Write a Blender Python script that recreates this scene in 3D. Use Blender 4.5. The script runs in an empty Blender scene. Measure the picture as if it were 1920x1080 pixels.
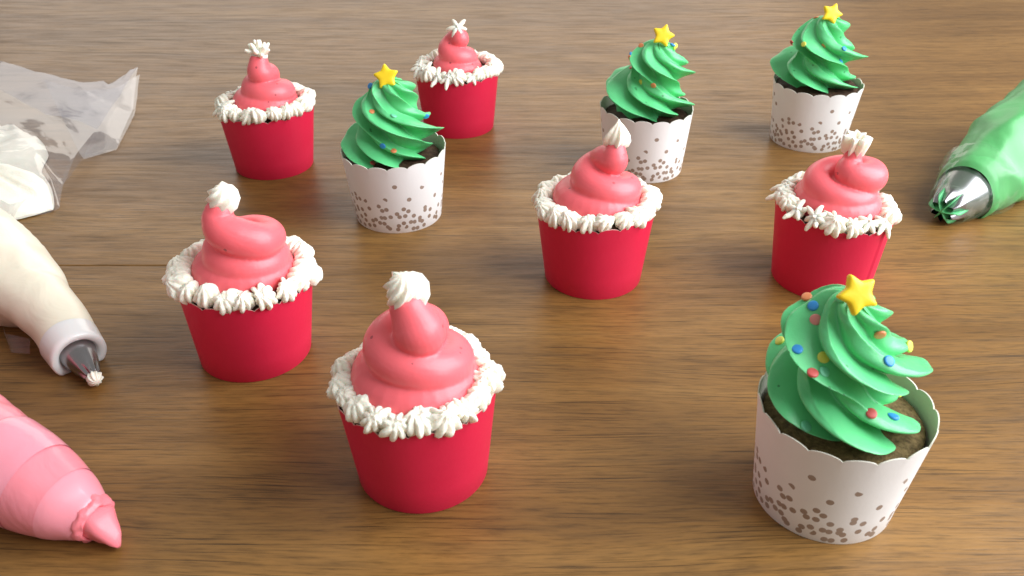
import bpy, bmesh, math, random
from mathutils import Vector, Matrix, noise
from mathutils.bvhtree import BVHTree

random.seed(7)
scene = bpy.context.scene
COL = scene.collection
R = math.radians
PI = math.pi

# ------------------------------------------------------------------ camera
CAM = Vector((0, 0, 0.2429))
cd = bpy.data.cameras.new("camera")
cam = bpy.data.objects.new("camera", cd)
COL.objects.link(cam)
cam.location = CAM
cam.rotation_euler = (R(90 - 32.3), 0, 0)
cd.sensor_width = 36
cd.lens = 36 * 1655 / 1920
cd.clip_start = 0.01
cd.clip_end = 20
cd.dof.use_dof = True
cd.dof.focus_distance = 0.42
cd.dof.aperture_fstop = 26
scene.camera = cam

# ------------------------------------------------------------------ room light
world = bpy.data.worlds.new("World")
scene.world = world
world.use_nodes = True
bg = world.node_tree.nodes["Background"]
bg.inputs[0].default_value = (0.96, 0.93, 0.89, 1)
bg.inputs[1].default_value = 0.42


def area_lamp(name, loc, target, sx, sy, watts, colour):
    l = bpy.data.lights.new(name, 'AREA')
    l.shape = 'RECTANGLE'
    l.size, l.size_y = sx, sy
    l.energy = watts
    l.color = colour
    o = bpy.data.objects.new(name, l)
    COL.objects.link(o)
    o.location = loc
    o.rotation_euler = (Vector(target) - Vector(loc)).to_track_quat('-Z', 'Y').to_euler()
    return o


# the window to the right of the table and a broad lamp standing in for the paler far end of the room
area_lamp("window_light", (0.86, 0.20, 0.62), (0.0, 0.40, 0.0), 1.15, 1.0, 31, (0.92, 0.95, 1.0))
area_lamp("far_room_light", (-0.3, 2.6, 0.85), (0.0, 0.5, 0.0), 2.6, 1.1, 15, (1.0, 0.93, 0.84))

scene.view_settings.view_transform = 'Standard'
scene.view_settings.look = 'None'
scene.view_settings.exposure = 0
scene.view_settings.gamma = 1


# ------------------------------------------------------------------ materials
def new_mat(name):
    m = bpy.data.materials.new(name)
    m.use_nodes = True
    nt = m.node_tree
    b = nt.nodes["Principled BSDF"]
    return m, nt, b


def nd(nt, kind, **kw):
    n = nt.nodes.new(kind)
    for k, v in kw.items():
        setattr(n, k, v)
    return n


def setin(n, **kw):
    for k, v in kw.items():
        n.inputs[k.replace('_', ' ')].default_value = v


def math_node(nt, op, a, b=None, c=None):
    n = nd(nt, 'ShaderNodeMath', operation=op)
    for i, x in enumerate((a, b, c)):
        if x is None:
            continue
        if isinstance(x, (int, float)):
            n.inputs[i].default_value = x
        else:
            nt.links.new(x, n.inputs[i])
    return n.outputs[0]


def mix_col(nt, fac, a, b, mode='MIX'):
    n = nd(nt, 'ShaderNodeMix', data_type='RGBA', blend_type=mode)
    for i, x in ((0, fac), (6, a), (7, b)):
        if isinstance(x, (int, float)):
            n.inputs[i].default_value = x
        elif isinstance(x, tuple):
            n.inputs[i].default_value = (*x, 1)
        else:
            nt.links.new(x, n.inputs[i])
    return n.outputs[2]


def ramp(nt, fac, stops):
    n = nd(nt, 'ShaderNodeValToRGB')
    e = n.color_ramp.elements
    while len(e) < len(stops):
        e.new(0.5)
    for el, (p, c) in zip(e, stops):
        el.position = p
        el.color = (*c, 1) if isinstance(c, tuple) else (c, c, c, 1)
    nt.links.new(fac, n.inputs[0])
    return n.outputs[0]


def bump(nt, b, height, strength, dist):
    n = nd(nt, 'ShaderNodeBump')
    n.inputs['Strength'].default_value = strength
    n.inputs['Distance'].default_value = dist
    nt.links.new(height, n.inputs['Height'])
    nt.links.new(n.outputs[0], b.inputs['Normal'])


def tex_noise(nt, vec, scale, detail=3, rough=0.55, mapscale=None, loc=(0, 0, 0), dist=0.0):
    if mapscale:
        mp = nd(nt, 'ShaderNodeMapping')
        mp.inputs['Scale'].default_value = mapscale
        mp.inputs['Location'].default_value = loc
        nt.links.new(vec, mp.inputs[0])
        vec = mp.outputs[0]
    n = nd(nt, 'ShaderNodeTexNoise')
    nt.links.new(vec, n.inputs['Vector'])
    setin(n, Scale=scale, Detail=detail, Roughness=rough, Distortion=dist)
    return n.outputs[0]


def objco(nt):
    return nd(nt, 'ShaderNodeTexCoord').outputs['Object']


def frosting(name, col, rough, sss=0.25, pits=True, bumpy=0.15, var=0.10, fine=900):
    m, nt, b = new_mat(name)
    co = objco(nt)
    n1 = tex_noise(nt, co, 120, 3)
    c2 = tuple(max(0, x * (1 - var)) for x in col)
    c = mix_col(nt, n1, c2, col)
    h = tex_noise(nt, co, fine, 3, 0.6)
    h2 = tex_noise(nt, co, 160, 2)
    h = math_node(nt, 'MULTIPLY_ADD', h2, 2.0, h)
    if pits:
        v = nd(nt, 'ShaderNodeTexVoronoi')
        v.inputs['Scale'].default_value = 190
        nt.links.new(co, v.inputs['Vector'])
        keep = math_node(nt, 'LESS_THAN', nd_sep(nt, v.outputs['Color']), 0.30)
        hole = math_node(nt, 'LESS_THAN', v.outputs['Distance'], 0.135)
        hole = math_node(nt, 'MULTIPLY', keep, hole)
        c = mix_col(nt, math_node(nt, 'MULTIPLY', hole, 0.8), c, tuple(x * 0.35 for x in col))
        h = math_node(nt, 'MULTIPLY_ADD', hole, -4.0, h)
    nt.links.new(c, b.inputs['Base Color'])
    b.inputs['Roughness'].default_value = rough
    b.inputs['Subsurface Weight'].default_value = sss
    b.inputs['Subsurface Radius'].default_value = (1.0, 0.6, 0.5)
    b.inputs['Subsurface Scale'].default_value = 0.003
    b.inputs['Specular IOR Level'].default_value = 0.45
    bump(nt, b, h, bumpy, 0.0006)
    return m


def nd_sep(nt, col):
    s = nd(nt, 'ShaderNodeSeparateColor')
    nt.links.new(col, s.inputs[0])
    return s.outputs[0]


def wood():
    m, nt, b = new_mat("oak_wood")
    co = objco(nt)
    # slow bending of the grain
    warp = tex_noise(nt, co, 1.0, 2, 0.5, (3.0, 9.0, 1.0))
    sx = nd(nt, 'ShaderNodeSeparateXYZ')
    nt.links.new(co, sx.inputs[0])
    y2 = math_node(nt, 'MULTIPLY_ADD', warp, 0.035, sx.outputs[1])
    cx = nd(nt, 'ShaderNodeCombineXYZ')
    nt.links.new(sx.outputs[0], cx.inputs[0])
    nt.links.new(y2, cx.inputs[1])
    v = cx.outputs[0]
    broad = tex_noise(nt, v, 1.0, 3, 0.55, (3.0, 34.0, 1.0))
    mid = tex_noise(nt, v, 1.0, 4, 0.6, (20.0, 210.0, 1.0))
    fine = tex_noise(nt, v, 1.0, 3, 0.65, (70.0, 800.0, 1.0))
    pore = tex_noise(nt, v, 1.0, 2, 0.5, (15.0, 1250.0, 1.0), (3, 7, 0))
    patch = tex_noise(nt, co, 1.0, 2, 0.5, (5.0, 8.0, 1.0), (9, 2, 0))
    c = ramp(nt, broad, [(0.30, (0.158, 0.076, 0.0190)), (0.52, (0.208, 0.104, 0.0275)), (0.72, (0.255, 0.133, 0.0370))])
    streak = ramp(nt, mid, [(0.30, 0.66), (0.47, 0.95), (0.62, 1.05)])
    c = mix_col(nt, 0.9, c, streak, 'MULTIPLY')
    fs = ramp(nt, fine, [(0.32, 0.55), (0.5, 1.0), (0.68, 1.18)])
    c = mix_col(nt, 0.8, c, fs, 'MULTIPLY')
    ps = ramp(nt, pore, [(0.34, 0.34), (0.40, 1.0)])
    c = mix_col(nt, 0.80, c, ps, 'MULTIPLY')
    pt_ = ramp(nt, patch, [(0.35, 0.86), (0.6, 1.08)])
    c = mix_col(nt, 0.8, c, pt_, 'MULTIPLY')
    nt.links.new(c, b.inputs['Base Color'])
    rr = ramp(nt, mid, [(0.3, 0.50), (0.6, 0.36)])
    nt.links.new(rr, b.inputs['Roughness'])
    b.inputs['Specular IOR Level'].default_value = 0.4
    h = math_node(nt, 'MULTIPLY_ADD', pore, 0.8, fine)
    bump(nt, b, h, 0.22, 0.0004)
    return m


def card(name, col, rough=0.5, dots=False, spec=0.4):
    m, nt, b = new_mat(name)
    co = objco(nt)
    fib = tex_noise(nt, co, 700, 3, 0.6)
    blot = tex_noise(nt, co, 60, 3, 0.6)
    c = mix_col(nt, blot, tuple(x * 0.93 for x in col), col)
    if dots:
        uv = nd(nt, 'ShaderNodeTexCoord').outputs['UV']
        total = None
        for k, (scale, off, rad, amt) in enumerate(((240, 0.0, 0.31, 1.12), (215, 0.37, 0.275, 0.16))):
            mp = nd(nt, 'ShaderNodeMapping')
            mp.inputs['Location'].default_value = (off, 0, 0)
            nt.links.new(uv, mp.inputs[0])
            v = nd(nt, 'ShaderNodeTexVoronoi', voronoi_dimensions='2D')
            v.inputs['Scale'].default_value = scale
            nt.links.new(mp.outputs[0], v.inputs['Vector'])
            s = nd(nt, 'ShaderNodeSeparateXYZ')
            nt.links.new(v.outputs['Position'], s.inputs[0])
            mr = nd(nt, 'ShaderNodeMapRange')
            nt.links.new(s.outputs[1], mr.inputs[0])
            mr.inputs[1].default_value, mr.inputs[2].default_value = 0.009, 0.026
            mr.inputs[3].default_value, mr.inputs[4].default_value = 0.86 * amt, 0.055 * amt
            lim = math_node(nt, 'LESS_THAN', s.outputs[1], 0.034)
            lo = math_node(nt, 'GREATER_THAN', s.outputs[1], 0.0016)
            keep = math_node(nt, 'LESS_THAN', nd_sep(nt, v.outputs['Color']), mr.outputs[0])
            keep = math_node(nt, 'MULTIPLY', math_node(nt, 'MULTIPLY', keep, lim), lo)
            d = math_node(nt, 'MULTIPLY', math_node(nt, 'LESS_THAN', v.outputs['Distance'], rad), keep)
            total = d if total is None else math_node(nt, 'MAXIMUM', total, d)
        fade = math_node(nt, 'MULTIPLY_ADD', blot, 0.35, 0.68)
        c = mix_col(nt, math_node(nt, 'MULTIPLY', total, fade), c, (0.26, 0.165, 0.105))
    nt.links.new(c, b.inputs['Base Color'])
    hand = tex_noise(nt, co, 45, 4, 0.65, loc=(3, 1, 2), mapscale=(1, 1, 1))
    nt.links.new(ramp(nt, hand, [(0.35, rough - 0.10), (0.62, rough + 0.08)]), b.inputs['Roughness'])
    b.inputs['Specular IOR Level'].default_value = spec
    bump(nt, b, fib, 0.16, 0.0003)
    return m


def crumb(name, dark, light):
    m, nt, b = new_mat(name)
    co = objco(nt)
    n = tex_noise(nt, co, 420, 5, 0.7)
    nt.links.new(ramp(nt, n, [(0.35, dark), (0.65, light)]), b.inputs['Base Color'])
    b.inputs['Roughness'].default_value = 0.75
    b.inputs['Specular IOR Level'].default_value = 0.25
    bump(nt, b, n, 0.8, 0.0012)
    return m


def plain(name, col, rough, metallic=0.0, coat=0.0, wrinkle=0.0, sss=0.0, var=0.08):
    m, nt, b = new_mat(name)
    co = objco(nt)
    n = tex_noise(nt, co, 90, 3)
    nt.links.new(mix_col(nt, n, tuple(x * (1 - var) for x in col), col), b.inputs['Base Color'])
    b.inputs['Roughness'].default_value = rough
    b.inputs['Metallic'].default_value = metallic
    b.inputs['Coat Weight'].default_value = coat
    b.inputs['Coat Roughness'].default_value = 0.08
    if sss:
        b.inputs['Subsurface Weight'].default_value = sss
        b.inputs['Subsurface Radius'].default_value = (1, 0.7, 0.6)
        b.inputs['Subsurface Scale'].default_value = 0.004
    if wrinkle:
        w = tex_noise(nt, co, 45, 3, 0.5, dist=1.2)
        bump(nt, b, w, wrinkle, 0.003)
    return m


def film(name, col, clear, gloss=0.25, rough=0.12, shine=0.30):
    """Thin clear plastic film: part see-through, part milky, part gloss."""
    m = bpy.data.materials.new(name)
    m.use_nodes = True
    nt = m.node_tree
    nt.nodes.remove(nt.nodes["Principled BSDF"])
    out = nt.nodes["Material Output"]
    co = objco(nt)
    tr = nd(nt, 'ShaderNodeBsdfTransparent')
    df = nd(nt, 'ShaderNodeBsdfDiffuse')
    df.inputs[0].default_value = (*col, 1)
    tl = nd(nt, 'ShaderNodeBsdfTranslucent')
    tl.inputs[0].default_value = (*col, 1)
    gl = nd(nt, 'ShaderNodeBsdfGlossy')
    gl.inputs['Roughness'].default_value = rough
    bn = nd(nt, 'ShaderNodeBump')
    bn.inputs['Strength'].default_value = 0.12
    bn.inputs['Distance'].default_value = 0.002
    w = tex_noise(nt, co, 55, 3, 0.5, dist=1.5)
    nt.links.new(w, bn.inputs['Height'])
    nt.links.new(bn.outputs[0], gl.inputs['Normal'])
    m0 = nd(nt, 'ShaderNodeMixShader')
    m0.inputs[0].default_value = 0.4
    nt.links.new(df.outputs[0], m0.inputs[1])
    nt.links.new(tl.outputs[0], m0.inputs[2])
    m1 = nd(nt, 'ShaderNodeMixShader')
    milky = tex_noise(nt, co, 30, 2)
    nt.links.new(math_node(nt, 'MULTIPLY_ADD', milky, 0.12, clear - 0.06), m1.inputs[0])
    nt.links.new(m0.outputs[0], m1.inputs[1])
    nt.links.new(tr.outputs[0], m1.inputs[2])
    m2 = nd(nt, 'ShaderNodeMixShader')
    fr = nd(nt, 'ShaderNodeLayerWeight')
    fr.inputs[0].default_value = gloss
    nt.links.new(bn.outputs[0], fr.inputs['Normal'])
    nt.links.new(math_node(nt, 'MULTIPLY_ADD', fr.outputs['Fresnel'], shine, 0.015), m2.inputs[0])
    nt.links.new(m1.outputs[0], m2.inputs[1])
    nt.links.new(gl.outputs[0], m2.inputs[2])
    nt.links.new(m2.outputs[0], out.inputs[0])
    return m


M_WOOD = wood()
M_RED = card("red_card", (0.66, 0.013, 0.055), 0.55)
M_REDEDGE = card("cut_card_edge", (0.80, 0.50, 0.45), 0.7)
M_WHITE = card("white_dotted_card", (0.84, 0.83, 0.81), 0.5, dots=True)
M_WHITEIN = card("cream_card_inside", (0.80, 0.77, 0.66), 0.5)
M_PINK = frosting("pink_frosting", (0.93, 0.155, 0.18), 0.36, bumpy=0.10)
M_GREEN = frosting("green_frosting", (0.125, 0.60, 0.235), 0.36, bumpy=0.1, fine=1400)
M_CREAM = frosting("white_cream", (0.95, 0.91, 0.77), 0.38, pits=False, bumpy=0.35, sss=0.4)
M_CAKE = crumb("chocolate_crumb", (0.028, 0.015, 0.009), (0.095, 0.048, 0.026))
M_CAKE_PALE = crumb("olive_crumb", (0.075, 0.050, 0.016), (0.23, 0.155, 0.06))
M_STAR = plain("yellow_sugar", (0.92, 0.66, 0.015), 0.4, sss=0.15)
SPR = {'blue': plain("blue_sugar", (0.03, 0.27, 0.66), 0.45), 'yellow': plain("yellow_green_sugar", (0.72, 0.72, 0.10), 0.45),
       'red': plain("red_sugar", (0.62, 0.10, 0.09), 0.45), 'orange': plain("orange_sugar", (0.75, 0.26, 0.10), 0.45),
       'pink': plain("pink_sugar", (0.78, 0.28, 0.25), 0.45), 'green': plain("green_sugar", (0.10, 0.50, 0.20), 0.45),
       'mint': plain("mint_sugar", (0.16, 0.62, 0.36), 0.45)}
M_STEEL = plain("steel", (0.34, 0.33, 0.34), 0.26, metallic=1.0)
M_COUPLER = plain("milky_plastic", (0.80, 0.79, 0.77), 0.3, coat=0.5, sss=0.4)
M_BAGCREAM = plain("cream_filled_bag", (0.84, 0.78, 0.62), 0.42, coat=0.25, wrinkle=0.25, sss=0.3)
M_BAGPINK = plain("pink_filled_bag", (0.90, 0.26, 0.31), 0.4, coat=0.5, wrinkle=0.3, sss=0.2)
M_BAGPINK_MILKY = plain("pink_band_under_milky_plastic", (0.86, 0.30, 0.37), 0.35, coat=0.6, wrinkle=0.15, sss=0.2)
M_BAGPINK_RIM = plain("pale_pink_band", (0.92, 0.31, 0.37), 0.4, coat=0.3, wrinkle=0.1, sss=0.2)
M_PINKSOFT = frosting('pale_pink_frosting', (0.95, 0.24, 0.28), 0.34, pits=False, bumpy=0.1)
M_BAGGREEN = plain("green_filled_bag", (0.10, 0.44, 0.135), 0.45, coat=0.08, wrinkle=0.2, sss=0.15, var=0.18)
M_FILM = film("clear_film", (0.50, 0.51, 0.58), 0.84, shine=0.20, rough=0.12)
M_FILM2 = film("milky_film", (0.44, 0.46, 0.54), 0.56, shine=0.16, rough=0.15)
M_FILMG = film("green_smeared_film", (0.25, 0.48, 0.27), 0.86, gloss=0.15, shine=0.12, rough=0.2)


# ------------------------------------------------------------------ mesh helpers (all sizes in mm)
S = 0.001


def link_mesh(name, verts, faces, mat, parent=None, smooth=True, mats=None, fmat=None, uvs=None):
    me = bpy.data.meshes.new(name)
    me.from_pydata([(x * S, y * S, z * S) for x, y, z in verts], [], faces)
    for mm in (mats or [mat]):
        me.materials.append(mm)
    if fmat:
        me.polygons.foreach_set('material_index', fmat)
    if smooth:
        me.polygons.foreach_set('use_smooth', [True] * len(faces))
    if uvs:
        l = me.uv_layers.new(name="UVMap")
        for p in me.polygons:
            for li in p.loop_indices:
                l.data[li].uv = uvs[me.loops[li].vertex_index]
    me.update()
    o = bpy.data.objects.new(name, me)
    COL.objects.link(o)
    if parent:
        o.parent = parent
    return o


def thing(name, label, cat, loc, group=None, rot=0.0):
    o = bpy.data.objects.new(name, None)
    o.empty_display_size = 0.02
    COL.objects.link(o)
    o.location = loc
    o.rotation_euler = (0, 0, rot)
    o['label'], o['category'] = label, cat
    if group:
        o['group'] = group
    return o


def loft(rings, cap0=True, cap1=True):
    n = len(rings[0])
    v = [p for r in rings for p in r]
    f = []
    for i in range(len(rings) - 1):
        for j in range(n):
            k = (j + 1) % n
            f.append((i * n + j, i * n + k, (i + 1) * n + k, (i + 1) * n + j))
    if cap0:
        c = sum((Vector(p) for p in rings[0]), Vector()) / n
        v.append(tuple(c))
        f += [(len(v) - 1, (j + 1) % n, j) for j in range(n)]
    if cap1:
        b = (len(rings) - 1) * n
        c = sum((Vector(p) for p in rings[-1]), Vector()) / n
        v.append(tuple(c))
        f += [(len(v) - 1, b + j, b + (j + 1) % n) for j in range(n)]
    return v, f


def catmull(keys, per):
    out = []
    k = [keys[0]] + list(keys) + [keys[-1]]
    for i in range(1, len(k) - 2):
        p0, p1, p2, p3 = k[i - 1:i + 3]
        for s in range(per):
            t = s / per
            out.append(tuple(0.5 * (2 * b + (c - a) * t + (2 * a - 5 * b + 4 * c - d) * t * t + (3 * b - a - 3 * c + d) * t ** 3)
                             for a, b, c, d in zip(p0, p1, p2, p3)))
    out.append(tuple(keys[-1]))
    return out


def tube(path, n=24, squash=1.0):
    """Round rope through (x, y, z, radius) points with rounded ends."""
    pts = [Vector(p[:3]) for p in path]
    rad = [p[3] for p in path]
    d0 = (pts[0] - pts[1]).normalized()
    d1 = (pts[-1] - pts[-2]).normalized()
    a0, r0 = pts[0].copy(), rad[0]
    a1, r1 = pts[-1].copy(), rad[-1]
    pre = [(a0 + d0 * r0 * math.sin(a), r0 * math.cos(a)) for a in (1.45, 1.15, 0.8, 0.4)]
    post = [(a1 + d1 * r1 * math.sin(a), r1 * math.cos(a)) for a in (0.4, 0.8, 1.15, 1.45)]
    pts = [p for p, _ in pre] + pts + [p for p, _ in post]
    rad = [r for _, r in pre] + rad + [r for _, r in post]
    rings = []
    u = None
    for i, p in enumerate(pts):
        t = (pts[min(i + 1, len(pts) - 1)] - pts[max(i - 1, 0)]).normalized()
        if u is None:
            u = t.orthogonal().normalized()
        u = (u - t * u.dot(t)).normalized()
        w = t.cross(u)
        ring = []
        for j in range(n):
            a = 2 * PI * j / n
            q = u * (math.cos(a) * rad[i]) + w * (math.sin(a) * rad[i])
            q.z *= squash
            ring.append(tuple(p + q))
        rings.append(ring)
    return loft(rings)


def join(*parts):
    v, f = [], []
    for pv, pf in parts:
        o = len(v)
        v += list(pv)
        f += [tuple(i + o for i in q) for q in pf]
    return v, f


# ------------------------------------------------------------------ table
table = thing('table', 'oak coloured wooden table top with fine straight grain under all the cupcakes', 'table', (0, 0, 0))


def plank(y0, y1, crack0, crack1):
    """One board; its near and far edges open into a hairline joint only where the crack functions say."""
    nx = 160
    xs = [-1300 + 2600 * i / nx for i in range(nx + 1)]
    rows = [(y0, 0, 0), (y0, 1, 1), (y0 + 1.6, 2, 0), (y1 - 1.6, 2, 0), (y1, 3, 1), (y1, 4, 0)]
    v = []
    for x in xs:
        a, b_ = crack0(x), crack1(x)
        v += [(x, y0 + a * 0.45, -30), (x, y0 + a * 0.45, -1.2 * a - 0.02), (x, y0 + 0.5 + a, 0), (x, y1 - 0.5 - b_, 0),
              (x, y1 - b_ * 0.45, -1.2 * b_ - 0.02), (x, y1 - b_ * 0.45, -30)]
    f = []
    for i in range(nx):
        for j in range(5):
            a = i * 6 + j
            f.append((a, a + 6, a + 7, a + 1))
    return link_mesh('plank', v, f, M_WOOD, table, smooth=False)


def crack_407(x):
    if x < -130:
        return 0.55 * min(1, (-130 - x) / 60) if x > -190 else 0.32
    return 0.02


quiet = lambda x: 0.02
plank(-400, 60, quiet, quiet)
plank(60, 407, quiet, crack_407)
plank(407, 722, crack_407, quiet)
plank(722, 1040, quiet, quiet)
plank(1040, 1500, quiet, quiet)


# ------------------------------------------------------------------ paper cups
def paper_cup(parent, rb, rt, h, dx, tilt, white, seam_deg, seed):
    rnd = random.Random(seed)
    NS, per = 17, 12
    n = NS * per
    rows = [0, 0.012, 0.25, 0.5, 0.72, 0.86, 0.94, 1.0]
    ph = rnd.random() * 6
    amp = 0.25
    cols = n + 7                                            # the sheet overlaps itself at the seam
    outer, inner, uvs_o = [], [], []
    th = 0.45
    for i in range(cols):
        a = R(seam_deg) + 2 * PI * i / n
        u = (i / per) % 1.0
        arc = math.sin(PI * u) ** 0.6 if 0 < u < 1 else 0
        zt = h - 1.7 * (1 - arc)
        lift = 0.5 if i >= n - 1 else 0.0
        if i > n - 1:
            lift = 0.5
        for fz in rows:
            r = rb + (rt - rb) * fz + fz * (amp * math.sin(2 * a + ph) + 0.22 * math.sin(3 * a + 2 * ph) + 0.12 * math.sin(7 * a + ph)) + lift
            if fz < 0.01:
                r -= 0.25
            k = max(0.0, (fz - 0.80) / 0.20)
            z = fz * h + (zt - h) * k * k + tilt * fz * math.cos(a) * rt
            outer.append((dx * fz + r * math.cos(a), r * math.sin(a), z))
            inner.append((dx * fz + (r - th) * math.cos(a), (r - th) * math.sin(a), z))
            uvs_o.append(((2 * PI * i / n) * (rb + (rt - rb) * 0.3) * S, z * S))
    nr = len(rows)
    v = outer + inner
    off = len(outer)
    f, fm = [], []
    for i in range(cols - 1):
        for j in range(nr - 1):
            a = i * nr + j
            f.append((a, a + nr, a + nr + 1, a + 1)); fm.append(0)
            f.append((off + a, off + a + 1, off + a + nr + 1, off + a + nr)); fm.append(1)
        t = i * nr + nr - 1
        f.append((t, t + nr, off + t + nr, off + t)); fm.append(2)
    for i in (0, cols - 1):
        for j in range(nr - 1):
            a = i * nr + j
            f.append((a, a + 1, off + a + 1, off + a)); fm.append(2)
    # bottom disc
    b0 = len(v)
    v.append((0, 0, 1.2))
    for i in range(64):
        a = 2 * PI * i / 64
        v.append(((rb - 0.3) * math.cos(a), (rb - 0.3) * math.sin(a), 1.2))
    for i in range(64):
        f.append((b0, b0 + 1 + i, b0 + 1 + (i + 1) % 64)); fm.append(1)
    uvs = uvs_o + uvs_o + [(0, 0.2)] * 65
    mats = [M_WHITE, M_WHITEIN, M_WHITEIN] if white else [M_RED, M_RED, M_REDEDGE]
    o = link_mesh('paper_cup', v, f, None, parent, True, mats, fm, uvs)
    md = o.modifiers.new('crease', 'EDGE_SPLIT')
    md.split_angle = R(40)
    return o


def cake(parent, r, z_edge, z_top, mat, dx=0.0, seed=0):
    rings = []
    n = 72
    prof = [(r - 1.6, z_edge - 14), (r - 0.4, z_edge - 3)] + [(r * math.cos(t), z_edge + (z_top - z_edge) * math.sin(t)) for t in
                                                        [0.02, 0.1, 0.2, 0.32, 0.46, 0.62, 0.8, 1.0, 1.2, 1.4, 1.52]]
    for pr, pz in prof:
        ring = []
        for j in range(n):
            a = 2 * PI * j / n
            q = Vector((pr * math.cos(a), pr * math.sin(a), pz))
            d = noise.noise(q * 0.16 + Vector((seed, 0, 0))) * 0.9 + noise.noise(q * 0.6 + Vector((0, seed, 0))) * 0.45
            rr = min(pr + 0.25 * d, r - 0.1)
            ring.append((dx + rr * math.cos(a), rr * math.sin(a), pz + d))
        rings.append(ring)
    v, f = loft(rings, False, True)
    return link_mesh('cake', v, f, mat, parent)


# ------------------------------------------------------------------ piped white cream
def piped(prof, lobes, depth, twist, seed, lean=(0, 0), sharp=1.3, per=6, wob=0.06, stretch=1.0):
    """A dab piped through a star nozzle: profile (radius, height, fluting 0..1), lobed round its axis."""
    rnd = random.Random(seed)
    la = [1 + rnd.uniform(-wob, wob) * 2.2 for _ in range(lobes)]
    n = lobes * per
    zmax = max(p[1] for p in prof)
    rings = []
    for pr, pz, fl in prof:
        ring = []
        for j in range(n):
            u = (j % per) / per
            w = abs(2 * u - 1)                                  # 1 in the valley, 0 on the ridge
            k = j // per
            amp = la[k] * (1 - w) + 0.5 * (la[k] + la[(k + (1 if u > 0.5 else -1)) % lobes]) * w
            s = (1 - depth * fl * w ** sharp) * (1 + (amp - 1) * fl)
            a = 2 * PI * j / n + twist * (pz / zmax)
            rr = pr * s
            q = (rr * math.cos(a) * stretch, rr * math.sin(a), pz)
            nn = noise.noise(Vector(q) * 0.35 + Vector((seed * 3.1, 0, 0))) * 0.35
            ring.append((q[0] + lean[0] * (pz / zmax) ** 2 + nn, q[1] + lean[1] * (pz / zmax) ** 2 + nn * 0.6, pz + (nn if pr > 0.5 else 0)))
        rings.append(ring)
    return loft(rings, True, True)


def rosette_mesh(kind, seed):
    rnd = random.Random(seed * 13 + 5)
    if kind == 'shell':                                        # full fluted dabs
        h = rnd.uniform(5.4, 6.8)
        prof = [(3.6, -2.5, .6), (5.0, -1.2, .9), (5.8, 0.2, 1), (6.1, 1.6, 1), (5.9, 3.0, 1), (5.1, 4.3, 1), (4.0, 5.2, 1), (2.7, 5.7, 1), (1.5, h, .9), (0.5, h + rnd.uniform(-.3, .9), .4)]
        prof = catmull(prof, 2)
        v, f = piped(prof, rnd.choice((8, 9, 9)), 0.32, rnd.uniform(0.1, 0.45), seed, (rnd.uniform(-1.5, 1.5), rnd.uniform(-1.5, 1.5)), 1.5, 8, 0.12)
        out = []
        for p in v:                                            # broken, crumbly edges of the whipped cream
            q = Vector(p)
            k = noise.noise(q * 0.9 + Vector((seed, 0, 0))) * 0.45 + noise.noise(q * 2.0 + Vector((0, seed, 0))) * 0.25
            out.append(tuple(q + Vector((q.x, q.y, 2)).normalized() * k))
        return out, f
    n = rnd.choice((5, 6, 7))                                  # open stars: rounded fingers round a low middle
    parts = []
    a0 = rnd.random()
    for i in range(n):
        a = a0 + 2 * PI * (i + rnd.uniform(-0.12, 0.12)) / n
        L = rnd.uniform(4.8, 8.4)
        up = rnd.uniform(-1.2, 3.2)
        c, sn = math.cos(a), math.sin(a)
        pts = [(0.4 * c, 0.4 * sn, 3.4, 1.0), (1.6 * c, 1.6 * sn, 3.0, 1.45), (L * .5 * c, L * .5 * sn, 2.4, 1.6), (L * .8 * c, L * .8 * sn, 1.4 + up * .6, 1.4), (L * c, L * sn, 0.5 + up, 0.95)]
        parts.append(tube(catmull(pts, 2), 9))
    parts.append(loft([[(r * math.cos(2 * PI * j / 18), r * math.sin(2 * PI * j / 18), z) for j in range(18)] for r, z in ((2.6, -2.5), (3.6, -1), (3.6, 1), (2.4, 2.4), (1.2, 3.2))]))
    parts.append(tube([(0, 0, 2.5, 1.5), (rnd.uniform(-.3, .3), rnd.uniform(-.3, .3), 4.0, 1.2), (rnd.uniform(-.6, .6), rnd.uniform(-.6, .6), 5.0, 0.7)], 9))
    v, f = join(*parts)
    return [tuple(Vector(p) + Vector((1, 1, 1)) * noise.noise(Vector(p) * 0.8 + Vector((seed, 0, 0))) * 0.3) for p in v], f


ROS = {}
for kind in ('shell', 'star'):
    ROS[kind] = []
    for k in range(6):
        v, f = rosette_mesh(kind, k + (20 if kind == 'star' else 0))
        me = bpy.data.meshes.new('cream_rosette')
        me.from_pydata([(x * S, y * S, z * S) for x, y, z in v], [], f)
        me.materials.append(M_CREAM)
        me.polygons.foreach_set('use_smooth', [True] * len(f))
        ROS[kind].append(me)


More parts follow.
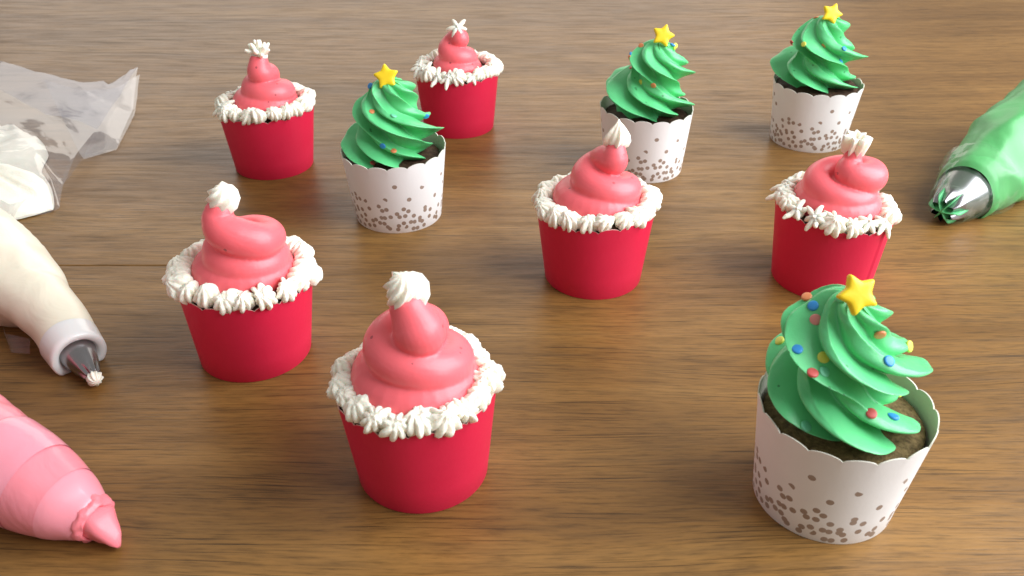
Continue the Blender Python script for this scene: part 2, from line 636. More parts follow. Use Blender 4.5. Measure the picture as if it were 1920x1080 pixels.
def rosette_ring(parent, kind, count, rad, z, seed, dx=0.0, tilt=0.0, size=1.0, shells=0.0):
    rnd = random.Random(seed)
    a0 = rnd.random() * 6
    for i in range(count):
        a = a0 + 2 * PI * (i + rnd.uniform(-0.15, 0.15)) / count
        o = bpy.data.objects.new('cream_rosette', rnd.choice(ROS['shell' if kind == 'star' and rnd.random() < shells else kind]))
        COL.objects.link(o)
        o.parent = parent
        r = rad + rnd.uniform(-0.9, 0.9)
        zz = z + rnd.uniform(-0.7, 0.7) + tilt * math.cos(a) * rad
        o.location = ((dx + r * math.cos(a)) * S, r * math.sin(a) * S, zz * S)
        out = Vector((math.cos(a), math.sin(a), 0))
        nrm = (Vector((0, 0, 1)) + out * rnd.uniform(0.2, 0.85) + Vector((rnd.uniform(-1, 1), rnd.uniform(-1, 1), 0)) * (0.38 if kind == 'star' else 0.18)).normalized()
        q = nrm.to_track_quat('Z', 'Y')
        o.rotation_euler = (q.to_matrix() @ Matrix.Rotation(rnd.random() * 6.28, 3, 'Z')).to_euler()
        s = size * rnd.uniform(0.90, 1.10)
        o.scale = (s, s, s * rnd.uniform(0.9, 1.1))


def pompom(parent, kind, loc, tilt, seed):
    P = {
        'ball': ([(4.2, -6.5, .4), (6.4, -4, .9), (7.4, -1, 1), (7.3, 2, 1), (6.0, 4.6, 1), (3.8, 6.3, .9), (1.4, 7.0, .5)], 11, .20, 0.9, .8),
        'barrel': ([(3.8, -6.0, .4), (5.6, -4, .9), (6.4, -1, 1), (6.3, 2, 1), (5.2, 4.0, 1), (3.2, 5.2, .9), (1.2, 5.8, .5)], 8, .24, 0.8, .8),
        'drop': ([(3.0, -5.5, .4), (5.0, -3.8, .9), (5.7, -1.2, 1), (5.2, 1.6, 1), (3.9, 4.2, 1), (2.3, 6.2, 1), (1.0, 8.0, .8), (0.3, 9.4, .2)], 9, .22, 0.5, .8),
        'crown': ([(3.2, -5.0, .6), (4.8, -3, .9), (5.6, 0, 1), (6.0, 3.0, 1), (6.3, 6.5, 1), (4.8, 5.6, 1), (3.0, 3.6, .8), (1.2, 3.2, .4)], 7, .46, 0.15, .8),
        'tuft': ([(3.0, -4.5, .5), (6.0, -3.0, .9), (7.0, -0.8, 1), (5.8, 1.4, 1), (5.6, 3.4, 1), (4.6, 5.6, 1), (2.6, 7.0, .9), (0.9, 8.2, .5)], 7, .45, 0.5, .8),
        'flower': ([(2.4, -3.5, .5), (4.0, -1.8, .9), (6.4, 0.2, 1), (7.0, 1.8, 1), (5.6, 3.0, 1), (3.6, 3.6, 1), (1.4, 4.4, .6)], 6, .60, 0.1, .75),
    }[kind]
    if kind == 'flower':
        v, f = rosette_mesh('star', 3)
    elif kind == 'tuft':
        rnd = random.Random(seed)
        parts = [tube([(0, 0, -5, 4.2), (0, 0, -1.5, 5.2), (0, 0, 1.5, 4.0)], 14)]
        for i in range(15):
            a, e = i * 2.4, math.asin(min(0.95, 0.02 + i * 0.066))
            d = Vector((math.cos(a) * math.cos(e), math.sin(a) * math.cos(e), math.sin(e)))
            L = rnd.uniform(6.0, 8.2)
            parts.append(tube([tuple(d * 2) + (1.9,), tuple(d * L * .7 + Vector((0, 0, .4))) + (1.75,), tuple(d * L + Vector((0, 0, 1.2))) + (1.0,)], 9))
        v, f = join(*parts)
    else:
        v, f = piped(P[0], P[1], P[2], P[3], seed, (0, 0), P[4], 8, 0.12)
    o = link_mesh('pompom', v, f, M_CREAM, parent)
    o.location = Vector(loc) * S
    o.rotation_euler = (Matrix.Rotation(R(tilt[1]), 3, 'Y') @ Matrix.Rotation(R(tilt[0]), 3, 'X') @ Matrix.Rotation(R(seed * 37), 3, 'Z')).to_euler()
    return o


# ------------------------------------------------------------------ santa hat cupcakes
def hat(parent, coil, tip, base_r=20.0, dx=0.0):
    """Pink rope wound clockwise upwards: coil keys (angle, radius, z, rope radius), then free tip keys (x, y, z, r)."""
    ck = catmull([tuple(k) + (0,) * (5 - len(k)) for k in coil], 14)
    path = [(dx + c + r * math.cos(R(a)), r * math.sin(R(a)), z, t) for a, r, z, t, c in ck]
    keys = [path[-8]] + [path[-1]] + list(tip)
    tail = catmull(keys, 8)[8:]
    path = path[:-1] + tail
    path = [(p[0], p[1], p[2], p[3] * 0.95) for p in path]
    rope = tube(path, 28)
    rings = []
    for pr, pz in ((base_r * .96, 35), (base_r, 38), (base_r, 41), (base_r * .93, 46), (base_r * .7, 53), (base_r * .35, 58)):
        rings.append([(dx + pr * math.cos(2 * PI * j / 48), pr * math.sin(2 * PI * j / 48), pz) for j in range(48)])
    v, f = join(rope, loft(rings))
    o = link_mesh('hat_swirl', v, f, M_PINK, parent)
    md = o.modifiers.new('merge', 'REMESH')
    md.mode = 'VOXEL'
    md.voxel_size = 0.00055
    md.use_smooth_shade = True
    sm = o.modifiers.new('soften', 'SMOOTH')
    sm.factor = 0.5
    sm.iterations = 3
    return o


G_SANTA = 'santa hat cupcakes in red paper cups'


def santa(label, pos, cup, coil, tip, pom, ros, seam, seed, base_r=20.0):
    x, y = pos
    rt, h, dx, tilt = cup
    t = thing('santa_cupcake', label, 'cupcake', (x, y, 0), G_SANTA)
    paper_cup(t, 25, rt, h, dx, tilt, False, seam, seed)
    cake(t, rt - 1.6, h - 3.2, h + 1.0, M_CAKE, dx, seed)
    hat(t, coil, tip, base_r, dx)
    rosette_ring(t, ros[0], ros[1], ros[2], ros[3], seed, dx, tilt, ros[4], 0.35 if seed == 11 else 0.55)
    pompom(t, pom[0], pom[1], pom[2], seed)
    return t


santa('nearest red cupcake, round fluted white ball on a plump three-coil pink hat', (-.0345, .2541), (29.0, 41.5, -0.4, 0.02),
      [(60, 15, 44, 8.8), (-90, 15.2, 44.5, 9.0), (-270, 14.5, 47, 9), (-360, 13, 50.5, 9), (-450, 10.5, 56, 8.8), (-540, 9.4, 59, 8.9), (-630, 6.8, 62.5, 8.6), (-720, 4.5, 65, 8.6), (-765, 4.0, 66.5, 9.0)],
      [(2.6, -6, 68, 9.6), (1.2, -5, 71.5, 8.8), (-0.8, -3.4, 76, 7)],
      ('ball', (-1.6, -2, 82), (6, -4)), ('shell', 20, 25.1, 42.5, 0.94), 100, 3)
santa('red cupcake with its pink hat tip bent far to the left under a ridged dab', (-.1186, .331), (29.5, 41.5, 1.1, -0.03),
      [(60, 14, 43.5, 8.2), (-90, 14, 44, 8.4), (-270, 13.5, 46, 8.2), (-360, 13, 48.5, 8.2), (-450, 11, 51, 8.2, 1), (-540, 9.5, 54.5, 8.2, 2), (-630, 9, 57, 7.8, 2), (-710, 11, 58.5, 7.8, 2)],
      [(11.5, -6, 60.5, 8.8), (5, -8.5, 63.5, 9), (-1.0, -8, 67, 8.6), (-3.2, -6, 71, 7.4), (-3, -5, 73.5, 6.4)],
      ('barrel', (-1.2, -3, 79.5), (10, 12)), ('shell', 20, 25.8, 42.5, 0.94), 80, 5)
santa('red cupcake topped by a pointed onion-shaped white drop, beside the middle of the table', (.0425, .3978), (29.7, 42, -0.5, 0.03),
      [(60, 14, 44, 8.4), (-90, 14, 44.5, 8.6), (-270, 13, 46, 8.2), (-360, 11.5, 50, 8.4, 3), (-450, 9.5, 52.5, 8.8, 4), (-540, 9, 56, 8.6, 4), (-620, 6, 61, 7.8, 2.5)],
      [(3.5, 1.5, 65, 7.6), (6.5, -2.5, 66, 7.6), (7.2, -2.5, 69.5, 6.6), (7.6, -1.5, 72.5, 5)],
      ('drop', (7.8, -1, 77.5), (2, 2)), ('shell', 20, 25.9, 42.5, 0.94), 120, 8)
santa('red cupcake with a visible side seam and a white crown-shaped tip, behind the largest tree', (.1621, .3958), (28.6, 41.5, -0.4, -0.07),
      [(60, 14, 43.5, 8.2), (-90, 14, 44, 8.2), (-270, 13, 46, 8), (-360, 12.5, 48, 7.6), (-450, 11.5, 50, 7.4, 0), (-540, 11, 54, 7.4, 0), (-620, 9.5, 57, 7.4, 2), (-700, 8.5, 58.5, 7.8, 6), (-770, 7.5, 59, 8, 6), (-830, 6, 60.5, 7.8, 5)],
      [(1.5, -3, 62.5, 7), (2.8, -0.5, 66, 5.4), (3.1, 0, 69, 4.4)],
      ('crown', (3.2, 0, 73), (8, 2)), ('star', 19, 25.3, 42.3, 0.92), -52, 11)
santa('red cupcake at back left with a spiky white tuft on its pink hat', (-.1569, .5377), (29.6, 41, -0.1, 0.0),
      [(60, 13, 42.5, 8.2), (-90, 13, 43, 8.4), (-270, 11, 46, 8.2, 1), (-360, 9.5, 49.5, 8.4, 2.5), (-450, 8.5, 51, 8.6, 3), (-540, 7.5, 53, 8.4, 2.5), (-620, 5.5, 57.5, 7.8, 2), (-690, 3.5, 61, 7, 1)],
      [(1.5, -3.5, 62.5, 8.2), (0.5, -4, 65, 7.8), (0.5, -2, 69.5, 6.2)],
      ('tuft', (1.2, -1.0, 74.5), (4, 4)), ('star', 21, 25.7, 42.5, 0.94), 95, 14, 18)
santa('farthest red cupcake with a small slim pink hat tipped by a white flower dab', (-.0385, .605), (29.4, 42.3, -0.2, 0.0),
      [(60, 10, 42, 8.2), (-90, 9.5, 43, 8.4), (-270, 7.5, 47, 8.2), (-360, 7, 50, 8), (-450, 6, 52.5, 7.8), (-540, 5.5, 56, 7.4), (-620, 4, 61, 7.6)],
      [(1.5, 1, 63.5, 7.2), (2.6, -2, 64, 6.8), (2, -1.5, 67.5, 5.4)],
      ('flower', (1.4, -1, 69.5), (40, 0)), ('star', 22, 25.2, 42.9, 0.94), 95, 17, 16)


# ------------------------------------------------------------------ christmas tree cupcakes
def tree_swirl_mesh(seed, height, rmax, z0, lean, phase, lobes=7, pitch=70.0, depth=0.40, coil=0.07, helix=2.2):
    """Tall dab from a closed star nozzle: thin leaf-like fins winding down round the axis and drooping outwards."""
    rnd = random.Random(seed)
    nh, per = 120, 26
    size = [rnd.uniform(0.92, 1.08) for _ in range(lobes)]
    offs = [rnd.uniform(-0.12, 0.12) for _ in range(lobes)]
    us = []
    for i in range(per):                                       # samples crowd towards the thin edge of each leaf
        x = -1 + 2 * i / per
        us.append(math.copysign(abs(x) ** 1.7, x))
    prof = catmull([(0.0, 0.62), (0.08, 0.84), (0.22, 1.0), (0.38, 0.97), (0.55, 0.88), (0.70, 0.76), (0.84, 0.62), (0.93, 0.48), (0.98, 0.32), (1.0, 0.05)], 14)
    rings = []
    for k in range(nh + 1):
        t = k / nh
        j = max(0, min(len(prof) - 2, next((i for i, p in enumerate(prof) if p[0] >= t), 1) - 1))
        (ta, ea), (tb, eb) = prof[j], prof[j + 1]
        env = ea + (eb - ea) * min(1, max(0, (t - ta) / max(1e-6, tb - ta)))
        z = z0 + height * t
        ring = []
        tw = phase - 2 * PI * height * t / pitch
        om = -2 * PI * helix * t + phase
        wob = 2.2 * math.sin(PI * min(1, t * 1.1))
        ax = wob * math.cos(om) + lean[0] * t
        ay = wob * math.sin(om) + lean[1] * t
        for l in range(lobes):
            for u in us:
                w = abs(u)
                ws = (math.sqrt(w * w + 0.022) - 0.1483) / 0.8626
                f = (1 - min(1, ws)) ** 1.4
                a = tw + 2 * PI / lobes * (l + 0.5 * u + offs[l] * f + 0.40 * f * f)
                # the rope itself coils upwards, which makes every leaf swell and pinch
                layer = 1 + (coil * f + 0.05) * math.sin(a + 2 * PI * 2.1 * t + phase * 2)
                dep = depth * min(1, 0.45 + 5 * t)
                rad = rmax * env * size[l] * layer * (1 - dep + dep * f)
                q = Vector((ax + rad * math.cos(a), ay + rad * math.sin(a), z - 2.8 * f * f * (1 - 0.5 * t)))
                nn = noise.noise(q * 0.09 + Vector((seed * 5.0, 0, 0)))
                e = noise.noise(q * 0.9 + Vector((0, seed, 0))) * 0.28 * f
                rr = 1 + 0.06 * nn
                ring.append((ax + (q.x - ax) * rr, ay + (q.y - ay) * rr, max(z0 - 1.5, q.z + 1.0 * nn + e)))
        rings.append(ring)
    return loft(rings)


def star_mesh(ro=7.6, ri=4.3, th=1.5):
    pts = []
    for i in range(10):
        a = PI / 2 + i * PI / 5
        r = ro if i % 2 == 0 else ri
        pts.append((r * math.cos(a), r * math.sin(a)))
    # round the corners
    outl = []
    for i in range(10):
        p, c, n_ = Vector(pts[i - 1]), Vector(pts[i]), Vector(pts[(i + 1) % 10])
        k = 0.30 if i % 2 == 0 else 0.22
        a_, b_ = c.lerp(p, k), c.lerp(n_, k)
        for s in range(6):
            t = s / 5
            outl.append((1 - t) ** 2 * a_ + 2 * t * (1 - t) * c + t * t * b_)
    rings = []
    for sc, z in ((0.55, -th), (0.88, -th), (0.97, -th * .6), (1.0, 0), (0.97, th * .6), (0.90, th * .92), (0.78, th * 1.08), (0.5, th * 1.16)):
        rings.append([(p.x * sc, p.y * sc, z) for p in outl])
    return loft(rings)


def sprinkle_mesh():
    rings = []
    for r, z in ((1.5, -.62), (1.95, -.45), (2.1, 0), (1.95, .45), (1.5, .62)):
        rings.append([(r * math.cos(2 * PI * j / 20), r * math.sin(2 * PI * j / 20), z) for j in range(20)])
    return loft(rings)


SPR_ME = {}
for nm, mt in SPR.items():
    v, f = sprinkle_mesh()
    me = bpy.data.meshes.new('sprinkle')
    me.from_pydata([(x * S, y * S, z * S) for x, y, z in v], [], f)
    me.materials.append(mt)
    me.polygons.foreach_set('use_smooth', [True] * len(f))
    SPR_ME[nm] = me

G_TREE = 'christmas tree cupcakes in dotted white paper cups'


def tree_cupcake(label, pos, cup, swirl, star, sprinkles, seed, cake_mat, cake_z, seam):
    x, y = pos
    rt, h, dx, tilt = cup
    t = thing('tree_cupcake', label, 'cupcake', (x, y, 0), G_TREE)
    paper_cup(t, 25, rt, h, dx, tilt, True, seam, seed)
    cake(t, rt - 1.9 - 0.8, cake_z, cake_z + 3.5, cake_mat, dx, seed)
    v, f = tree_swirl_mesh(seed, *swirl)
    sw = link_mesh('tree_swirl', v, f, M_GREEN, t)
    sm = sw.modifiers.new('soften', 'SMOOTH')
    sm.factor = 0.4
    sm.iterations = 2
    bv = BVHTree.FromPolygons([Vector(p) for p in v], f)
    # sugar star stuck into the tip
    sv, sf = star_mesh()
    so = link_mesh('star', sv, sf, M_STAR, t)
    so.location = Vector(star[0]) * S
    fwd = Vector(star[1]).normalized()
    so.rotation_euler = (fwd.to_track_quat('Z', 'Y').to_matrix() @ Matrix.Rotation(R(star[2]), 3, 'Z')).to_euler()
    # sugar dots pressed into the swirl from the front: (across, up, colour) in mm
    rnd = random.Random(seed)
    eye = (CAM - Vector((x, y, 0))) / S
    for sx, sz, colour in sprinkles:
        d = (Vector((sx, 0, sz)) - eye).normalized()
        hit, nrm, _, _ = bv.ray_cast(eye, d)
        if hit is None:
            hit, nrm, _, _ = bv.find_nearest(Vector((sx, 0, sz)))
            nrm = (nrm + Vector((0, -0.6, 0.3))).normalized()
        if nrm.dot(d) > 0:
            nrm = -nrm
        o = bpy.data.objects.new('sprinkle', SPR_ME[colour])
        COL.objects.link(o)
        o.parent = t
        o.location = (hit + nrm * 0.05) * S
        o.scale = [rnd.uniform(0.9, 1.02) * (0.98 if y < 0.3 else 0.84)] * 3
        tl = (nrm + Vector((rnd.uniform(-.25, .25), rnd.uniform(-.25, .25), rnd.uniform(-.25, .25)))).normalized()
        o.rotation_euler = tl.to_track_quat('Z', 'Y').to_euler()
        o['label'] = colour + ' sugar dot'
    return t


STARF = (0.0, -0.9, 0.45)
tree_cupcake('largest tree cupcake at the front with olive cake showing inside its white cup', (.1163, .2397), (30.1, 44.1, 0.8, 0.0),
             (46, 24.2, 41.0, (-5, 3), 0.6, 7, 72.0, 0.44, 0.10), ((-6.6, -4.0, 91.5), (0.1, -0.9, 0.55), 21),
             [(-18.3, 84.5, 'blue'), (-21, 88, 'orange'), (-16.5, 79, 'pink'), (-27, 70.5, 'yellow'), (-20.5, 67, 'blue'), (-11, 63.5, 'yellow'),
              (-13.5, 57, 'red'), (-9.6, 57.4, 'mint'), (11.5, 62, 'blue'), (10.5, 39, 'red'), (18.5, 37.5, 'blue'), (-11.5, 33, 'mint'),
              (25.5, 51, 'yellow'), (20, 69, 'yellow'), (6, 73, 'orange'), (-12, 95, 'green')], 21, M_CAKE_PALE, 37.0, 60)
tree_cupcake('tree cupcake with its dotted white cup standing in front of the farthest red cup', (-.067, .4673), (29.9, 42.9, -0.4, 0.02),
             (44, 24.8, 38.5, (0, 1), 1.25, 7, 66.0, 0.44, 0.10), ((-1, -3, 84.5), STARF, 8),
             [(-11.5, 79, 'blue'), (-11, 63.5, 'orange'), (19.5, 60, 'blue'), (-6.5, 43, 'blue'), (-0.5, 40, 'orange'), (-13, 32.5, 'red'), (1, 61, 'mint')],
             22, M_CAKE, 36.0, 100)
tree_cupcake('tree cupcake whose dotted white cup is half hidden by a pink hat', (.0857, .5331), (29.6, 42.9, -0.4, -0.02),
             (45, 24.8, 38.5, (4, 1), 3.0, 7, 68.0, 0.44, 0.10), ((5.2, -3, 87.5), STARF, -18),
             [(-18, 76, 'blue'), (-8, 83, 'orange'), (-21, 69.5, 'orange'), (-12, 67, 'red'), (-5.5, 57.5, 'yellow'), (2.5, 55.5, 'orange'),
              (12, 81, 'blue'), (13.6, 79.5, 'yellow'), (18, 82, 'yellow')], 23, M_CAKE, 35.5, 100)
tree_cupcake('farthest tree cupcake at the back right with dark cake over its cup rim', (.2072, .5805), (29.6, 42.4, 0.1, 0.0),
             (45, 24.8, 40, (0, 1), 0.45, 6, 64.0, 0.44, 0.09), ((-0.4, -3, 87.8), STARF, -24),
             [(-14, 67, 'yellow'), (-0.5, 66, 'orange'), (-24.5, 65.5, 'red'), (-9, 84.5, 'orange'), (13.5, 64, 'blue'), (13, 55.5, 'blue')], 24, M_CAKE, 38.5, 100)


# ------------------------------------------------------------------ piping bags
def axis_frame(p0, p1):
    ax = (Vector(p1) - Vector(p0)).normalized()
    up = Vector((0, 0, 1))
    u = ax.cross(up).normalized()
    w = u.cross(ax)
    return ax, u, w


def along(p0, p1, prof, n=56, amp=0.0, freq=0.06, seed=0, floor=0.3, flutes=0, depth=0.0, fold=0.0, bend=None):
    """Loft round the axis p0->p1 with profile (distance, radius[, fluting]); whatever sinks into the table is pressed flat on it."""
    ax, u, w = axis_frame(p0, p1)
    p0 = Vector(p0)
    rings = []
    for pr in prof:
        s, r = pr[0], pr[1]
        fl = pr[2] if len(pr) > 2 else 0
        c = p0 + ax * s
        if bend:
            c = c + bend(s)
        ring = []
        for j in range(n):
            a = 2 * PI * j / n
            rr = r
            if flutes:
                ph = (a * flutes / (2 * PI)) % 1.0
                rr *= 1 - depth * fl * (abs(2 * ph - 1)) ** 1.0
            d = u * math.cos(a) + w * math.sin(a)
            q = c + d * rr
            if amp:
                k = noise.noise(q * freq + Vector((seed, 0, 0))) + 0.5 * noise.noise(q * freq * 2.3 + Vector((0, seed, 0)))
                ridge = 1 - abs(noise.noise(q * freq * 1.4 + Vector((seed, seed, 0)))) * 2
                q = q + d * (amp * (k + fold * ridge))
            if q.z < floor:
                q.z = floor + (q.z - floor) * 0.02
            ring.append(tuple(q))
        rings.append(ring)
    return rings


def shift(vf, o):
    v, f = vf
    return [(a - o[0], b - o[1], c - o[2]) for a, b, c in v], f


def fine_profile(keys, per=5):
    return catmull(keys, per)


# --- white cream bag, left edge
org = (-215, 335, 0)
wb = thing('piping_bag', 'cream filled clear piping bag with crumpled open end and small steel nozzle', 'piping bag', Vector(org) * S, 'piping bags at the table edges')
T = Vector((-182.5, 304.5, 5.0))
B = Vector((-246, 377, 20))
NZ = [(0, 3.4, 1), (0.6, 3.9, 1), (3, 4.4, .6), (6, 5.2, 0), (14, 7.2, 0), (22, 9.0, 0), (23, 9.4, 0)]
rings = along(T, B, NZ, 64, flutes=9, depth=0.35)
link_mesh('nozzle', *shift(loft(rings, False, False), org), M_STEEL, wb)
v, f = piped([(2.4, -2.6, .6), (3.3, -1.4, .9), (3.9, 0, 1), (3.6, 1.5, 1), (2.5, 2.8, .9), (1.0, 3.4, .5)], 9, .30, .3, 4, per=6, sharp=.8)
o = link_mesh('cream_tip', v, f, M_CREAM, wb)
ax, uu, ww = axis_frame(T, B)
o.location = (T - ax * 1.2 - Vector(org)) * S
o.rotation_euler = (-ax).to_track_quat('Z', 'Y').to_euler()
CP = [(18.0, 7.4), (16.2, 8.4), (15.2, 9.2), (15.0, 11.2), (15.6, 12.0), (18, 12.2), (24, 12.6), (27, 12.8)]
rings = along(T, B, CP, 64)
link_mesh('coupler', *shift(loft(rings, False, False), org), M_COUPLER, wb)
WBP = ((-200.5, 325.1, 9.8, 12.3), (-209, 335, 12.5, 13.2), (-222, 346, 15, 15.5), (-241, 362, 18.5, 20.5), (-270, 380, 23, 26), (-315, 392, 26, 29), (-360, 396, 24, 22))
v, f = tube(catmull(WBP, 9), 72)
vv = []
for p in v:
    q = Vector(p)
    k = noise.noise(q * 0.04) + 0.7 * (1 - 2.2 * abs(noise.noise(q * 0.05 + Vector((9, 0, 0)))))
    c = min(1, max(0.1, (-q.x - 205) / 25))
    g = 1 - min(1, abs((q.y - 352) - 0.35 * (q.x + 230) + 6 * noise.noise(q * 0.03)) / 7)          # the long fold
    q += Vector((0.5, 0.3, 0.8)) * (k * 2.2 - 2.4 * g * g) * c
    if q.z < 0.3:
        q.z = 0.3 + (q.z - 0.3) * 0.02
    vv.append(tuple(q))
link_mesh('bag_body', *shift((vv, f), org), M_BAGCREAM, wb)


# the crumpled clear end of the bag, built facet by facet: folds in mm on the table
FP = {'a0': (-434, 677, 34), 'a': (-384, 650, 33), 'b': (-345, 632, 30), 'c': (-317, 628, 24), 'd': (-301, 649, 18), 'e': (-298, 689, 16),
      'f': (-281, 624, 5), 'g': (-270, 560, 1), 'h': (-286, 544, 1), 'i': (-280, 499, 2), 'j': (-271, 472, 1), 'k': (-274, 467, 1),
      'l': (-292, 455, 1), 'n': (-321, 446, 1), 's0': (-403, 617, 30), 's': (-360, 599, 28), 'r': (-317, 570, 22), 'p': (-299, 577, 15),
      'q': (-287, 575, 9), 'w0': (-383, 579, 28), 'w': (-342, 561, 26), 't': (-307, 542, 19), 'u': (-302, 519, 17), 'v': (-282, 524, 9),
      'y': (-319, 594, 10), 'x': (-282, 491, 10), 'z': (-288, 452, 8), 'z0': (-314, 440, 14)}


def film_part(groups, seed, dz=0.0, soft=6, cuts=5, jit=1.5):
    """One sheet of film: groups of (triangles, material) between the named fold points."""
    tris = [t_ for g_, _ in groups for t_ in g_]
    ids = sorted({n_ for t_ in tris for n_ in t_})
    bm = bmesh.new()
    vs = [bm.verts.new((FP[n_][0], FP[n_][1], FP[n_][2] + dz)) for n_ in ids]
    for k_, (g_, _) in enumerate(groups):
        for t_ in g_:
            bm.faces.new([vs[ids.index(n_)] for n_ in t_]).material_index = k_
    bmesh.ops.subdivide_edges(bm, edges=bm.edges[:], cuts=cuts, use_grid_fill=True)
    bmesh.ops.triangulate(bm, faces=[f_ for f_ in bm.faces if len(f_.verts) > 4])
    for v_ in bm.verts:
        k = noise.noise(v_.co * 0.06 + Vector((seed, 0, 0))) + (0.5 - abs(noise.noise(v_.co * 0.11 + Vector((0, seed, 0)))))
        v_.co.z = max(0.6, v_.co.z + k * jit)
    bmesh.ops.recalc_face_normals(bm, faces=bm.faces[:])
    bm.verts.index_update()
    vv = [tuple(v_.co - Vector(org)) for v_ in bm.verts]
    ff = [tuple(v_.index for v_ in fc.verts) for fc in bm.faces]
    mi = [fc.material_index for fc in bm.faces]
    bm.free()
    o_ = link_mesh('bag_film', vv, ff, None, wb, True, [m_ for _, m_ in groups], mi)
    if soft:
        md = o_.modifiers.new('soften', 'LAPLACIANSMOOTH')
        md.iterations = 1
        md.lambda_factor = 0.6
        md.lambda_border = 0.02
        md.use_volume_preserve = False
    return o_


# the broad milky back panel (two layers of film lie on each other there), the folded corner, the single clear layers
film_part([([('a0', 'a', 's'), ('a0', 's', 's0'), ('a', 'b', 's'), ('b', 'r', 's'), ('b', 'c', 'r'), ('c', 'p', 'r'), ('c', 'd', 'p'),
            ('d', 'e', 'p'), ('e', 'q', 'p')], M_FILM2),
           ([('e', 'f', 'q'), ('f', 'g', 'q'), ('g', 'h', 'q'), ('q', 'h', 'v'), ('p', 'q', 'v'), ('p', 'v', 'r'), ('h', 'i', 'v'),
             ('s0', 's', 'w'), ('s0', 'w', 'w0'), ('s', 'r', 'w'), ('r', 't', 'w'), ('r', 'v', 't'),
             ('t', 'v', 'u'), ('v', 'i', 'u'), ('u', 'i', 'x'), ('i', 'j', 'x'), ('j', 'k', 'x'), ('k', 'l', 'x'), ('l', 'z', 'x'), ('w', 't', 'u'),
             ('w', 'u', 'z'), ('u', 'x', 'z'), ('w0', 'w', 'z0'), ('w', 'z', 'z0')], M_FILM)], 1)
# lower layer of the same film on the table
film_part([([('e', 'f', 'd'), ('d', 'f', 'c'), ('c', 'f', 'g'), ('c', 'g', 'h'), ('c', 'h', 'b')], M_FILM)], 7, -6)
FP.update({'ta': (-235, 334, 7), 'tb': (-230, 327, 1), 'tc': (-221, 326, 1), 'td': (-222, 331, 6), 'te': (-237, 338, 8)})
film_part([([('ta', 'tb', 'tc'), ('ta', 'tc', 'td'), ('te', 'tb', 'ta')], M_FILM)], 8, 0.0, 0, 2, 0.3)
# the smeared cream left inside
outl = [(-420, 600), (-383, 598), (-345, 582), (-325, 566), (-312, 550), (-305, 524), (-288, 500), (-275, 474), (-277, 468), (-292, 457), (-320, 448), (-380, 440), (-430, 500)]
outl = catmull(outl + [outl[0]], 5)[:-1]
cx_, cy_ = -345, 505
rings = []
for sc, hz in ((1.0, 0.6), (0.99, 4), (0.94, 8), (0.85, 11), (0.7, 13.5), (0.5, 15), (0.25, 15.5), (0.06, 15.5)):
    rg = []
    for px_, py_ in outl:
        q = Vector((cx_ + (px_ - cx_) * sc, cy_ + (py_ - cy_) * sc, hz))
        k = noise.noise(q * 0.07) * 5 + (0.5 - abs(noise.noise(q * 0.13))) * 5
        q.z = max(0.5, q.z + k * min(1, hz / 8))
        rg.append(tuple(q))
    rings.append(rg)
link_mesh('cream_smear', *shift(loft(rings, False, True), org), M_CREAM, wb)

# --- pink bag, front left corner
org = (-165, 235, 0)
pb = thing('piping_bag', 'pink frosting bag with its cut end open and no metal nozzle', 'piping bag', Vector(org) * S, 'piping bags at the table edges')
T = Vector((-147.5, 219.0, 8.0))
B = Vector((-190.5, 239.5, 17.0))


def bagpart(name, keys, mat, amp, seed, fold=0.3, n=72, per=6, caps=(False, False), freq=0.05):
    r_ = along(T, B, fine_profile(keys, per), n, amp=amp, freq=freq, seed=seed, fold=fold)
    return link_mesh(name, *shift(loft(r_, *caps), org), mat, pb)


bagpart('bag_rim', [(0.0, 7.6), (1.5, 8.6), (4, 9.8), (9, 12.2), (13, 13.5)], M_BAGPINK_RIM, 0.5, 2)
bagpart('bag_band', [(12.6, 13.6), (18, 15.0), (24, 16.2), (26, 16.6)], M_BAGPINK, 0.5, 4)
bagpart('bag_band', [(25.2, 16.75), (30, 17.5), (38, 18.4), (44, 18.8), (46.5, 18.6)], M_BAGPINK_MILKY, 0.5, 5)
bagpart('bag_body', [(46, 17.8), (50, 18.6), (60, 20), (80, 23), (110, 26), (150, 26), (175, 14)], M_BAGPINK, 1.2, 6, 0.5, caps=(False, True))
# frosting pushed out of the cut end: a torn collar round a short pointed curl
ax, uu, ww = axis_frame(T, B)
rg = along(T, B, fine_profile([(3, 8.2), (0.4, 8.4), (-1.6, 7.6), (-2.2, 6.6), (-1.2, 5.6), (0.5, 5.0)], 4), 60, amp=1.3, freq=0.25, seed=9)
link_mesh('frosting_collar', *shift(loft(rg, False, False), org), M_PINKSOFT, pb)
rg = []
for s_, r_, off in ((1.5, 6.2, 0), (-1.5, 6.4, 0), (-4, 6.0, 0), (-6, 5.2, .8), (-8.2, 4.0, 2.0), (-10, 2.6, 3.0), (-11.6, 0.9, 3.8)):
    c = T + ax * s_ + Vector((0.2, -0.5, -0.75)) * off
    ring = []
    for j in range(40):
        a = 2 * PI * j / 40
        q = c + (uu * math.cos(a) + ww * math.sin(a)) * r_ * (1 + 0.10 * math.cos(3 * a + s_ * .2))
        q += Vector((1, 1, 1)) * noise.noise(q * 0.22) * 0.7
        q.z = max(0.4, q.z)
        ring.append(tuple(q))
    rg.append(ring)
link_mesh('frosting_curl', *shift(loft(rg), org), M_PINKSOFT, pb)

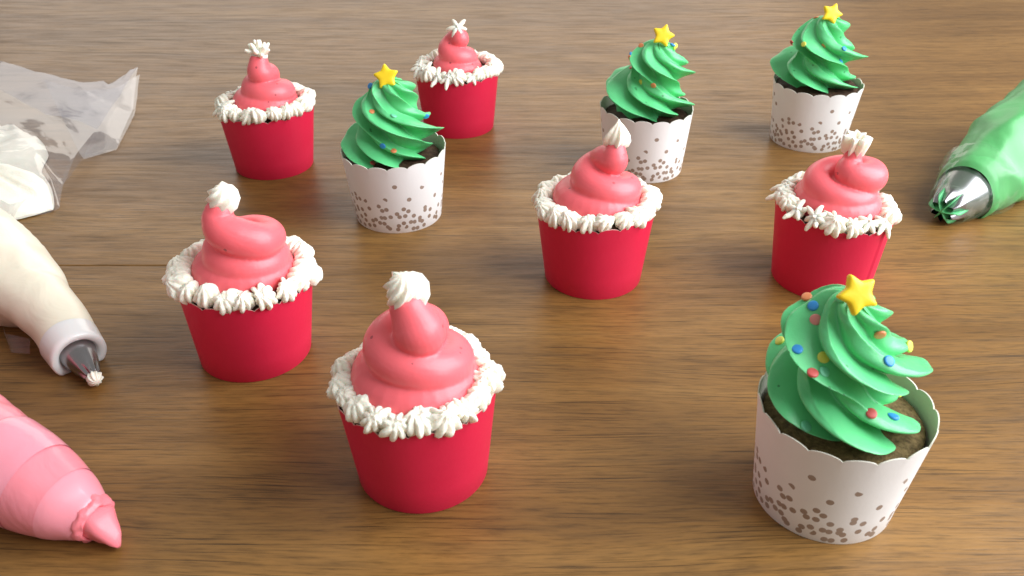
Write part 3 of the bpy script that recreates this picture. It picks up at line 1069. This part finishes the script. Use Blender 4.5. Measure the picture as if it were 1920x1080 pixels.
# --- green bag, right edge
org = (285, 480, 0)
gb = thing('piping_bag', 'green frosting bag wrapped over a wide steel star nozzle', 'piping bag', Vector(org) * S, 'piping bags at the table edges')
T = Vector((247, 452, 9.5))
B = Vector((286.5, 486, 18))
NZ = [(0, 7.2, 1), (1.5, 8.2, 1), (4, 9.4, .7), (8, 10.6, .25), (14, 12.4, 0), (22, 14.8, 0), (30, 17.0, 0), (32, 17.4, 0)]
rg = along(T, B, fine_profile(NZ, 3), 72, flutes=6, depth=0.45)
link_mesh('nozzle', *shift(loft(rg, False, False), org), M_STEEL, gb)
# frosting squeezed through the slots: thin blades meeting at the point
ax, uu, ww = axis_frame(T, B)
NB = [(-1.5, 1.0, 1), (-1.0, 4.0, 1), (0.3, 7.6, 1), (2.2, 9.4, 1), (5, 10.2, 1), (9, 10.6, 1), (11, 9.6, 1)]
rg = []
for s_, r_, _ in fine_profile(NB, 4):
    ring = []
    for j in range(6 * 20):
        u_ = (j % 20) / 20
        w_ = abs(2 * u_ - 1)
        a = 2 * PI * (j + 10) / 120
        rr = r_ * max(0.22, 1 - 1.9 * w_)
        q = T + ax * s_ + (uu * math.cos(a) + ww * math.sin(a)) * rr
        q += Vector((1, 1, 1)) * noise.noise(q * 0.3) * 0.35
        q.z = max(0.4, q.z)
        ring.append(tuple(q))
    rg.append(ring)
link_mesh('green_frosting', *shift(loft(rg), org), M_GREEN, gb)
rg = along(T, B, fine_profile([(24, 16.0), (27, 17.2), (31, 17.8), (38, 19.2), (50, 22), (64, 24.5), (85, 27), (120, 29), (160, 26), (190, 10)], 8), 96, amp=2.6, freq=0.032, seed=12, fold=0.9)
link_mesh('bag_body', *shift(loft(rg, False, True), org), M_BAGGREEN, gb)
rg = along(T, B, fine_profile([(6, 11.2), (12, 13.0), (20, 15.6), (28, 18.0), (34, 20.6), (42, 23.6)], 6), 80, amp=1.0, freq=0.09, seed=15, fold=0.9)
link_mesh('bag_film', *shift(loft(rg, False, False), org), M_FILMG, gb)
